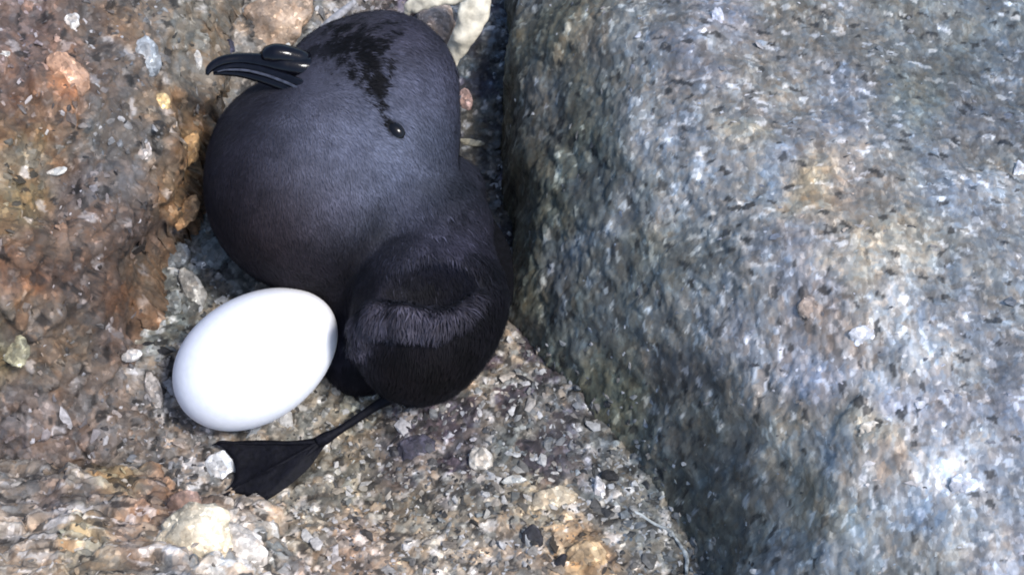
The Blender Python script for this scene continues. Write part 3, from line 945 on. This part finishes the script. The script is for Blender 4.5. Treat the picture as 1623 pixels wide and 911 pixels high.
lo_ = np.min([c - r for c, r, q, k in BC], 0) - 3; hi_ = np.max([c + r for c, r, q, k in BC], 0) + 4
BVt, BFc = surface_nets(body_sdf, lo_, hi_, 0.62)


def sdf_normal(P, fn=body_sdf, e=0.25):
    n = np.stack([fn(P + e * v) - fn(P - e * v) for v in np.eye(3)], -1)
    return n / (np.linalg.norm(n, axis=1, keepdims=True) + 1e-9)


BNm = sdf_normal(BVt)
BIRD_TINT = [(560, 35, 0.0466, 0.0429, 0.0485), (640, 60, 0.0484, 0.0455, 0.0581), (680, 130, 0.0470, 0.0470, 0.0627), (700, 220, 0.0228, 0.0243, 0.0349), (640, 140, 0.0550, 0.0540, 0.0700), (520, 170, 0.0506, 0.0467, 0.0564), (420, 170, 0.0249, 0.0219, 0.0278),  # plumage colours with the lit centre and shaded edges and creases painted in
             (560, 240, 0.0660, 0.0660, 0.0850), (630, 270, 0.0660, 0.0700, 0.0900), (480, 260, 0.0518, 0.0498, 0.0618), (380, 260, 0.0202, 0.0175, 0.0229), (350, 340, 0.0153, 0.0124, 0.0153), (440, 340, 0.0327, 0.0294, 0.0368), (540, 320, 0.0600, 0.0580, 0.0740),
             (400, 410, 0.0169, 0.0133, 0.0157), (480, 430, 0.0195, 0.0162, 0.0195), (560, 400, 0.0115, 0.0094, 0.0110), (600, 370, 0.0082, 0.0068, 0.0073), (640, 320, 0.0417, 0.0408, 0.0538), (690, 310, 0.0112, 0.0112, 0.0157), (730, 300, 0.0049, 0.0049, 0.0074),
             (720, 395, .038, .035, .048), (670, 385, .034, .031, .040), (700, 380, 0.0339, 0.0322, 0.0424), (650, 390, 0.0205, 0.0192, 0.0233), (740, 410, 0.0288, 0.0280, 0.0368), (780, 430, 0.0020, 0.0020, 0.0029), (795, 500, 0.0023, 0.0020, 0.0026), (655, 456, .003, .003, .004), (722, 452, .003, .003, .004), (690, 452, .002, .002, .003), (690, 450, 0.0047, 0.0043, 0.0063), (560, 480, 0.0124, 0.0112, 0.0146),  # near-black points paint the shade of the rear hollow into the plumage
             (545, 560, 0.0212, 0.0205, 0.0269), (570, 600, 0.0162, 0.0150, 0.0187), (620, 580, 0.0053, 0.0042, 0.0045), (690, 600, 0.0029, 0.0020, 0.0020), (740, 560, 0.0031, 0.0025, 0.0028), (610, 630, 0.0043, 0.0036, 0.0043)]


def seg_d(px, py, pts):
    best = np.full(px.shape, 1e9); rad = np.zeros(px.shape)
    for (ax, ay, ra), (bx, by, rb) in zip(pts[:-1], pts[1:]):
        ex, ey = bx - ax, by - ay
        t = np.clip(((px - ax) * ex + (py - ay) * ey) / (ex * ex + ey * ey), 0, 1)
        d = np.hypot(px - ax - t * ex, py - ay - t * ey)
        m = d < best
        best = np.where(m, d, best); rad = np.where(m, ra + (rb - ra) * t, rad)
    return best, rad


PATCH = [(552, 62, 30), (575, 84, 40), (590, 118, 27), (597, 150, 16), (606, 176, 6)]


def bird_tint(P, front, jit):
    px, py = pix(P)
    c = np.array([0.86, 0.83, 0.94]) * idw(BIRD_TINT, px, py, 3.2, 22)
    lit_sheen = np.exp(-((px - 585) / 135) ** 2 - ((py - 225) / 120) ** 2)  # greyer head plumage, with the lit centre's bluish sheen painted in
    c = c * (1 - 0.35 * (1 - lit_sheen))[:, None] + lit_sheen[:, None] * np.array([.044, .052, .066])
    rufous = np.exp(-((px - 400) / 120) ** 2 - ((py - 390) / 110) ** 2) + np.exp(-((px - 670) / 110) ** 2 - ((py - 600) / 60) ** 2)
    c = c * (1 + rufous[:, None] * np.array([.15, -.08, -.25]))
    d, r = seg_d(px, py, PATCH)
    k = smooth(1.45, 0.4, d / r + 1.7 * fbm(P, 1.1, 3, 301) + jit) * front
    c = c * (1 - k[:, None]) + np.array([.0016, .0015, .0022]) * k[:, None]
    d, r = seg_d(px, py, [(614, 196, 9), (626, 208, 13)])
    k = smooth(1.3, 0.7, d / r + 0.5 * fbm(P, 1.0, 2, 309)) * front
    c = c * (1 - k[:, None]) + np.array([.0016, .0015, .0022]) * k[:, None]
    d, r = seg_d(px, py, [(494, 84, 12), (520, 84, 13), (548, 74, 16)])
    k = 0.85 * smooth(1.25, 0.55, d / r + 1.3 * fbm(P, 1.3, 3, 307) + jit) * front
    c = c * (1 - k[:, None]) + np.array([.0016, .0015, .0022]) * k[:, None]
    d, r = seg_d(px, py, [(x, y, w) for x, y, w in ROLL])
    k = smooth(1.35, 0.45, d / r + 0.9 * fbm(P, 1.7, 3, 303) + 0.6 * jit) * front * (1 - 0.65 * smooth(650, 750, px))
    c = c * (1 - k[:, None]) + np.array([.048, .043, .055]) * k[:, None]
    return c


def feather_material():
    t = NT('plumage')
    at = t.add('ShaderNodeVertexColor', layer_name='tint')
    tc = t.add('ShaderNodeTexCoord')
    n = t.add('ShaderNodeTexNoise'); n.inputs['Scale'].default_value = 800; n.inputs['Detail'].default_value = 4
    t.link(tc.outputs['Object'], n.inputs[0])
    t.link(t.mix(at.outputs[0], t.ramp(n.outputs[0], [(0.3, g(0.8)), (0.7, g(1.15))]), 0.8), t.b.inputs['Base Color'])
    t.b.inputs['Roughness'].default_value = 0.75
    t.b.inputs['Specular IOR Level'].default_value = 0.12
    t.b.inputs['Sheen Weight'].default_value = 0.02
    t.b.inputs['Sheen Roughness'].default_value = 0.5
    t.b.inputs['Sheen Tint'].default_value = (0.75, 0.8, 1.0, 1)
    return t.m


M_FEATHER = feather_material()
bird_loc = U(600, 380, 0)
bird = empty('storm_petrel', bird_loc, 'sooty dark storm petrel huddled between the rocks over a white egg', 'bird')
front = smooth(-0.1, 0.35, BNm @ AX_B)
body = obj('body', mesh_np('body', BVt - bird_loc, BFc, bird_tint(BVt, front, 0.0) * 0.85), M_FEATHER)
body.location = bird.location


def adopt(o, p):
    """make o a child of p, staying where it is"""
    o.parent = p
    w = Vector((0, 0, 0)); q = p
    while q is not None:
        w += q.location; q = q.parent
    o.location = o.location - w


adopt(body, bird)


def bird_part(name, V, F, mat, parent, tint=None, normals=None, sm=True, kind=None, label=None):
    c = V.mean(0)
    o = obj(name, mesh_np(name, V - c, F, tint, sm, normals), mat, kind=kind, label=label)
    o.location = Vector(c * S)
    w = Vector((0, 0, 0)); q = parent
    while q is not None:
        w += q.location; q = q.parent
    o.parent = parent; o.location = Vector(c * S) - w
    return o


# plumage: fine barbs that follow the lie of the feathers
FLOW = [(520, 110, 1, .2), (560, 40, 1, -.5), (640, 40, 1, .4), (700, 110, .6, 1), (600, 150, 1, .4), (700, 220, .1, 1), (620, 210, .8, .8), (640, 300, .5, 1), (420, 160, -.4, 1), (500, 200, .1, 1), (360, 260, -.3, 1), (450, 300, 0, 1),
        (540, 320, .2, 1), (350, 360, .1, 1), (420, 440, .2, 1), (500, 440, .3, 1), (580, 380, .3, 1), (690, 350, .4, 1), (760, 380, .3, 1), (700, 400, .2, 1), (650, 440, .1, 1), (600, 500, -.3, 1), (680, 520, 0, 1), (750, 480, .6, 1),
        (790, 480, .1, 1), (680, 600, -.2, 1), (740, 570, -.3, 1), (560, 560, -.2, 1), (610, 620, -.4, 1)]


def tri_area(V, F):
    T = np.concatenate([F[:, :3], F[:, [0, 2, 3]]])
    a = np.linalg.norm(np.cross(V[T[:, 1]] - V[T[:, 0]], V[T[:, 2]] - V[T[:, 0]]), axis=1) / 2
    return T, a


T_, A_ = tri_area(BVt, BFc)
nb = 110000
rs = np.random.default_rng(77)
pk = rs.choice(len(T_), nb, p=A_ / A_.sum())
u, v = rs.uniform(size=nb), rs.uniform(size=nb)
m = u + v > 1; u[m], v[m] = 1 - u[m], 1 - v[m]
A3 = BVt[T_[pk]]
P0 = A3[:, 0] + (A3[:, 1] - A3[:, 0]) * u[:, None] + (A3[:, 2] - A3[:, 0]) * v[:, None]
N0 = sdf_normal(P0)
seen = N0 @ AX_B > -0.45
P0, N0 = P0[seen], N0[seen]; nb = len(P0)
px0, py0 = pix(P0)
fw = idw(FLOW, px0, py0, 3, 20)
fw /= np.linalg.norm(fw, axis=1, keepdims=True)
Dr = fw[:, :1] * AX_R - fw[:, 1:] * AX_U
clump = np.stack([fbm(P0, 2.2, 2, 401 + k) for k in (0, 1, 2)], -1)
Dr = Dr + 0.45 * clump + 0.16 * rs.normal(size=(nb, 3))
Dr -= N0 * (Dr * N0).sum(1)[:, None]
Dr /= np.linalg.norm(Dr, axis=1, keepdims=True)
dr_, rr_ = seg_d(px0, py0, [(x, y, w) for x, y, w in ROLL])
onroll = smooth(1.5, 0.7, dr_ / rr_)
rear = smooth(420, 520, py0 + 0.5 * (px0 - 600))
ln = (1.05 + 0.5 * rear + 0.5 * onroll) * rs.uniform(0.6, 1.3, nb)
face = smooth(70, 20, np.hypot(px0 - 495, py0 - 110))
eye_clear = np.hypot(px0 - 625, py0 - 207) < 15
ln = ln * (1 - 0.6 * face)
fe_, fo_, fr_ = cells(P0 + 0.5 * clump, 4.2, 611)
along_f = (fo_ * Dr).sum(1)
feather = smooth(330, 470, py0 + 0.6 * (px0 - 600)) * 0.7 + 0.3
wisp = (rs.uniform(size=nb) < 0.012) & (px0 > 600) & (px0 < 775) & (py0 > 330) & (py0 < 500)
ln = np.where(wisp, ln * 1.7, ln)
wd = (0.10 + 0.03 * onroll) * rs.uniform(0.7, 1.3, nb)
Sd = np.cross(Dr, N0)
lift = 0.10 + 0.12 * np.abs(rs.normal(size=nb)) + 0.08 * onroll
mid = P0 + Dr * (ln * 0.5)[:, None] + N0 * (ln * lift * 0.7)[:, None]
tip = P0 + Dr * ln[:, None] + N0 * (ln * lift * 0.8)[:, None]
PV = np.stack([P0 - Sd * wd[:, None] - N0 * 0.05, P0 + Sd * wd[:, None] - N0 * 0.05, mid + Sd * wd[:, None] * 0.8, mid - Sd * wd[:, None] * 0.8, tip], 1)
ok = ~eye_clear
PV = PV[ok]; k_ = len(PV)
b5 = np.arange(k_)[:, None] * 5
PF = np.concatenate([b5 + np.array([0, 1, 2]), b5 + np.array([0, 2, 3]), b5 + np.array([3, 2, 4])])
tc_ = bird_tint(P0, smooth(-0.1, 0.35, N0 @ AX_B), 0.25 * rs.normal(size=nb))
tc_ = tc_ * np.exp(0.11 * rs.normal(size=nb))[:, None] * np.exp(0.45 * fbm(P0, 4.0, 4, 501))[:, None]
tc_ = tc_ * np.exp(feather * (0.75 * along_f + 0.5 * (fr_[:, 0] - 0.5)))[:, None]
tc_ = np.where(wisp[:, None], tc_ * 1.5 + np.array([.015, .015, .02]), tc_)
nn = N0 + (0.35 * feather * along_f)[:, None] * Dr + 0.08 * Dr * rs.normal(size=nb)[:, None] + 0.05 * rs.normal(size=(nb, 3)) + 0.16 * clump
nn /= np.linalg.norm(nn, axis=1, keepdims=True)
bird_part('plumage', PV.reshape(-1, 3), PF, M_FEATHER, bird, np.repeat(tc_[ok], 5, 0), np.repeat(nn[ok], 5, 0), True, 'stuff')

# eye
M_EYE = plain_material('glossy_eye', (.003, .003, .004), 0.15, 0.1, 300, 0.0, 0.0, 0.2)
pe = ray_hit(body_sdf, 625, 207)
bird_part('eye', ICO_V * np.array([1.95, 1.4, 0.95]) @ np.stack([0.8 * AX_R - 0.6 * AX_U, 0.6 * AX_R + 0.8 * AX_U, AX_B]) + pe - 0.6 * AX_B, ICO_F, M_EYE, bird)

# bill: hooked upper half, tube nostril on top, lower half below the gape
M_BILL = plain_material('black_horn', (.003, .003, .005), 0.12, 0.2, 900, 0.2, 0.0, 0.2)
M_EDGE_GLINT = plain_material('horn_edge_glint', (.035, .035, .045), 0.22, 0.4, 900, 0.3, 0.0, 0.6)  # paler than the bill: highlight along the cutting edge put into the colour
HB = 36.0


def bill_tube(rows, depth, n=44, nseg=24, hb=None):
    p = spline(rows, n)                                 # px, py, half height px, height above the floor
    C = U(p[:, 0], p[:, 1], p[:, 3]); k = mmpx(C)
    return sweep(C, p[:, 2] * k, p[:, 2] * k * depth, AX_B, nseg)


def bill_h(x): return HB + (x - 330) * 0.004


V1, F1 = bill_tube([(534, 118, 12, HB - 6), (500, 111, 20, HB - 1.0), (455, 104, 16, HB + 1), (420, 98, 13, HB + 1.4), (385, 94, 10, HB + 1.8), (358, 96, 9, HB + 2.1), (342, 102, 8, HB + 2.0), (332, 110, 6, HB + 1.8), (328, 119, 2.5, HB + 1.5)], 0.85)
bill = bird_part('bill', V1, F1, M_BILL, bird)
V2, F2 = bill_tube([(506, 147, 5, HB - .4), (478, 134, 8, HB + .6), (445, 121, 8, HB + .9), (410, 110, 6, HB + 1.4), (375, 105, 5, HB + 1.8), (350, 109, 4, HB + 1.9), (338, 114, 2, HB + 1.8)], 0.95)
bird_part('side_plate', V2, F2, M_BILL, bill)
V3, F3 = bill_tube([(510, 158, 4, HB - 1.4), (480, 149, 9, HB - .4), (450, 137, 9, HB), (415, 125, 7.5, HB + .4), (380, 117, 6, HB + .8), (352, 115, 5, HB + 1.1), (338, 117, 2.5, HB + 1.1)], 0.9)
bird_part('lower_mandible', V3, F3, M_BILL, bill)
V5, F5 = bill_tube([(508, 155, 1.2, HB + .2), (484, 146, 2.6, HB + .8), (455, 132, 2.8, HB + 1.1), (420, 119, 2.6, HB + 1.4), (390, 112, 2.3, HB + 1.8), (360, 111, 1.8, HB + 2.0), (344, 114, 1.0, HB + 2.0)], 1.0, 40, 12)
bird_part('cutting_edge_glint', V5, F5, M_EDGE_GLINT, bill)
V4, F4 = bill_tube([(512, 100, 6, HB - 3), (486, 95, 13, HB + .4), (462, 89, 15.5, HB + 1.7), (440, 86, 17, HB + 2.3), (428, 87, 15.5, HB + 2.3), (421, 89, 12, HB + 2.2), (422, 89, 8.5, HB + 2.1), (430, 89, 7, HB + 2.0), (438, 89, 2, HB + 1.9)], 0.9)
bird_part('nostril_tube', V4, F4, M_BILL, bill)

# folded wing: long overlapping quills down the right side
M_QUILL = plain_material('dark_quill', (.003, .003, .004), 0.9, 0.3, 1200, 0.3)
M_QUILL.node_tree.nodes['Principled BSDF'].inputs['Specular IOR Level'].default_value = 0.08
wing = None
for i in range(7):
    x0, y0 = 726 + 5 * i, 285 + 8 * i
    x1, y1 = 796 - 5 * i, 400 + 12 * i
    x2, y2 = 806 - 9 * i, 470 + 12 * i
    hh = 17 - 0.7 * i
    p = spline([(x0, y0, hh, 4), ((x0 + x1) / 2 + 4, (y0 + y1) / 2, hh + 1, 13), (x1, y1, hh, 15), (x2, y2, hh - 4, 9), (x2 - 6, y2 + 24, hh - 6, 1.5)], 26)
    C = U(p[:, 0], p[:, 1], p[:, 2]); k = mmpx(C)
    Vq, Fq = sweep(C, p[:, 3] * k, p[:, 3] * k * 0.22, AX_B + 0.5 * AX_R, 12)
    if wing is None:
        wing = bird_part('wing', Vq, Fq, M_QUILL, bird)
    else:
        bird_part('quill', Vq, Fq, M_QUILL, wing)

# leg and webbed foot
M_SKIN = plain_material('black_leg_skin', (.0035, .0035, .006), 0.65, 0.35, 1100, 0.6, 0.0, 0.12)


def leg_tube(rows, n=30, nseg=14, fl=0.9):
    p = spline(rows, n)
    C = U(p[:, 0], p[:, 1], p[:, 3]); k = mmpx(C)
    return sweep(C, p[:, 2] * k, p[:, 2] * k * fl, AX_B, nseg)


Vl, Fl = leg_tube([(640, 612, 13, 7), (618, 630, 10.5, 5.5), (596, 643, 7.5, 4.6), (560, 667, 6.5, 3.7), (534, 684, 6.8, 3.6), (516, 694, 10, 3.3), (503, 701, 9, 3.0)])
leg = bird_part('leg', Vl, Fl, M_SKIN, bird)
# outline of the webs, in order round the foot: heel, first toe, scallop, second toe, scallop, third toe, outer edge
RIM = spline([(516, 688), (495, 694), (460, 698), (420, 697), (380, 698), (343, 702), (356, 711), (368, 726), (373, 745), (369, 763), (358, 776), (345, 788), (362, 783), (380, 782), (396, 789), (410, 797), (432, 787), (462, 766), (490, 741), (508, 716), (520, 700)], 120)
nr = 16
cx_, cy_ = 506, 702
fr = np.linspace(0.0, 1.0, nr) ** 0.9
FV, FF = [], []
for s_ in (0, 1):
    for r_ in fr:
        x = cx_ + (RIM[:, 0] - cx_) * r_; y = cy_ + (RIM[:, 1] - cy_) * r_
        bulge = 0.35 * np.sin(np.pi * r_) * np.cos(np.linspace(0, 9.0, len(RIM)))
        hgt = 3.2 - 0.7 * r_ + bulge + 0.25 * vnoise(np.stack([x / 20, y / 20, 0 * x], -1), 1.0, 9)
        FV.append(U(x, y, hgt - 0.32 * s_))
FV = np.concatenate(FV); n_ = len(RIM)
for s_ in (0, 1):
    for r_ in range(nr - 1):
        for j in range(n_ - 1):
            a = s_ * nr * n_ + r_ * n_ + j
            q = [a, a + 1, a + n_ + 1, a + n_]
            FF.append(q if s_ else q[::-1])
for j in range(n_ - 1):
    a = (nr - 1) * n_ + j; b = a + nr * n_
    FF.append([a, b, b + 1, a + 1])
foot = bird_part('foot', FV, np.array(FF), M_SKIN, bird)
for tx, ty in ((343, 702), (346, 788), (411, 797)):
    mx, my = (506 + tx) / 2, (702 + ty) / 2
    Vt, Ft = leg_tube([(508, 700, 5.0, 3.0), (mx + (506 - tx) * .2, my - (ty - 702) * .2, 3.4, 2.9), (mx - (506 - tx) * .25, my + (ty - 702) * .25, 2.8, 2.4), (tx + 8, ty - 2, 2.6, 2.5), (tx - 1, ty + 1, 1.4, 2.2), (tx - 7, ty + 3, 0.4, 1.7)], 24, 10)
    bird_part('toe', Vt, Ft, M_SKIN, foot)
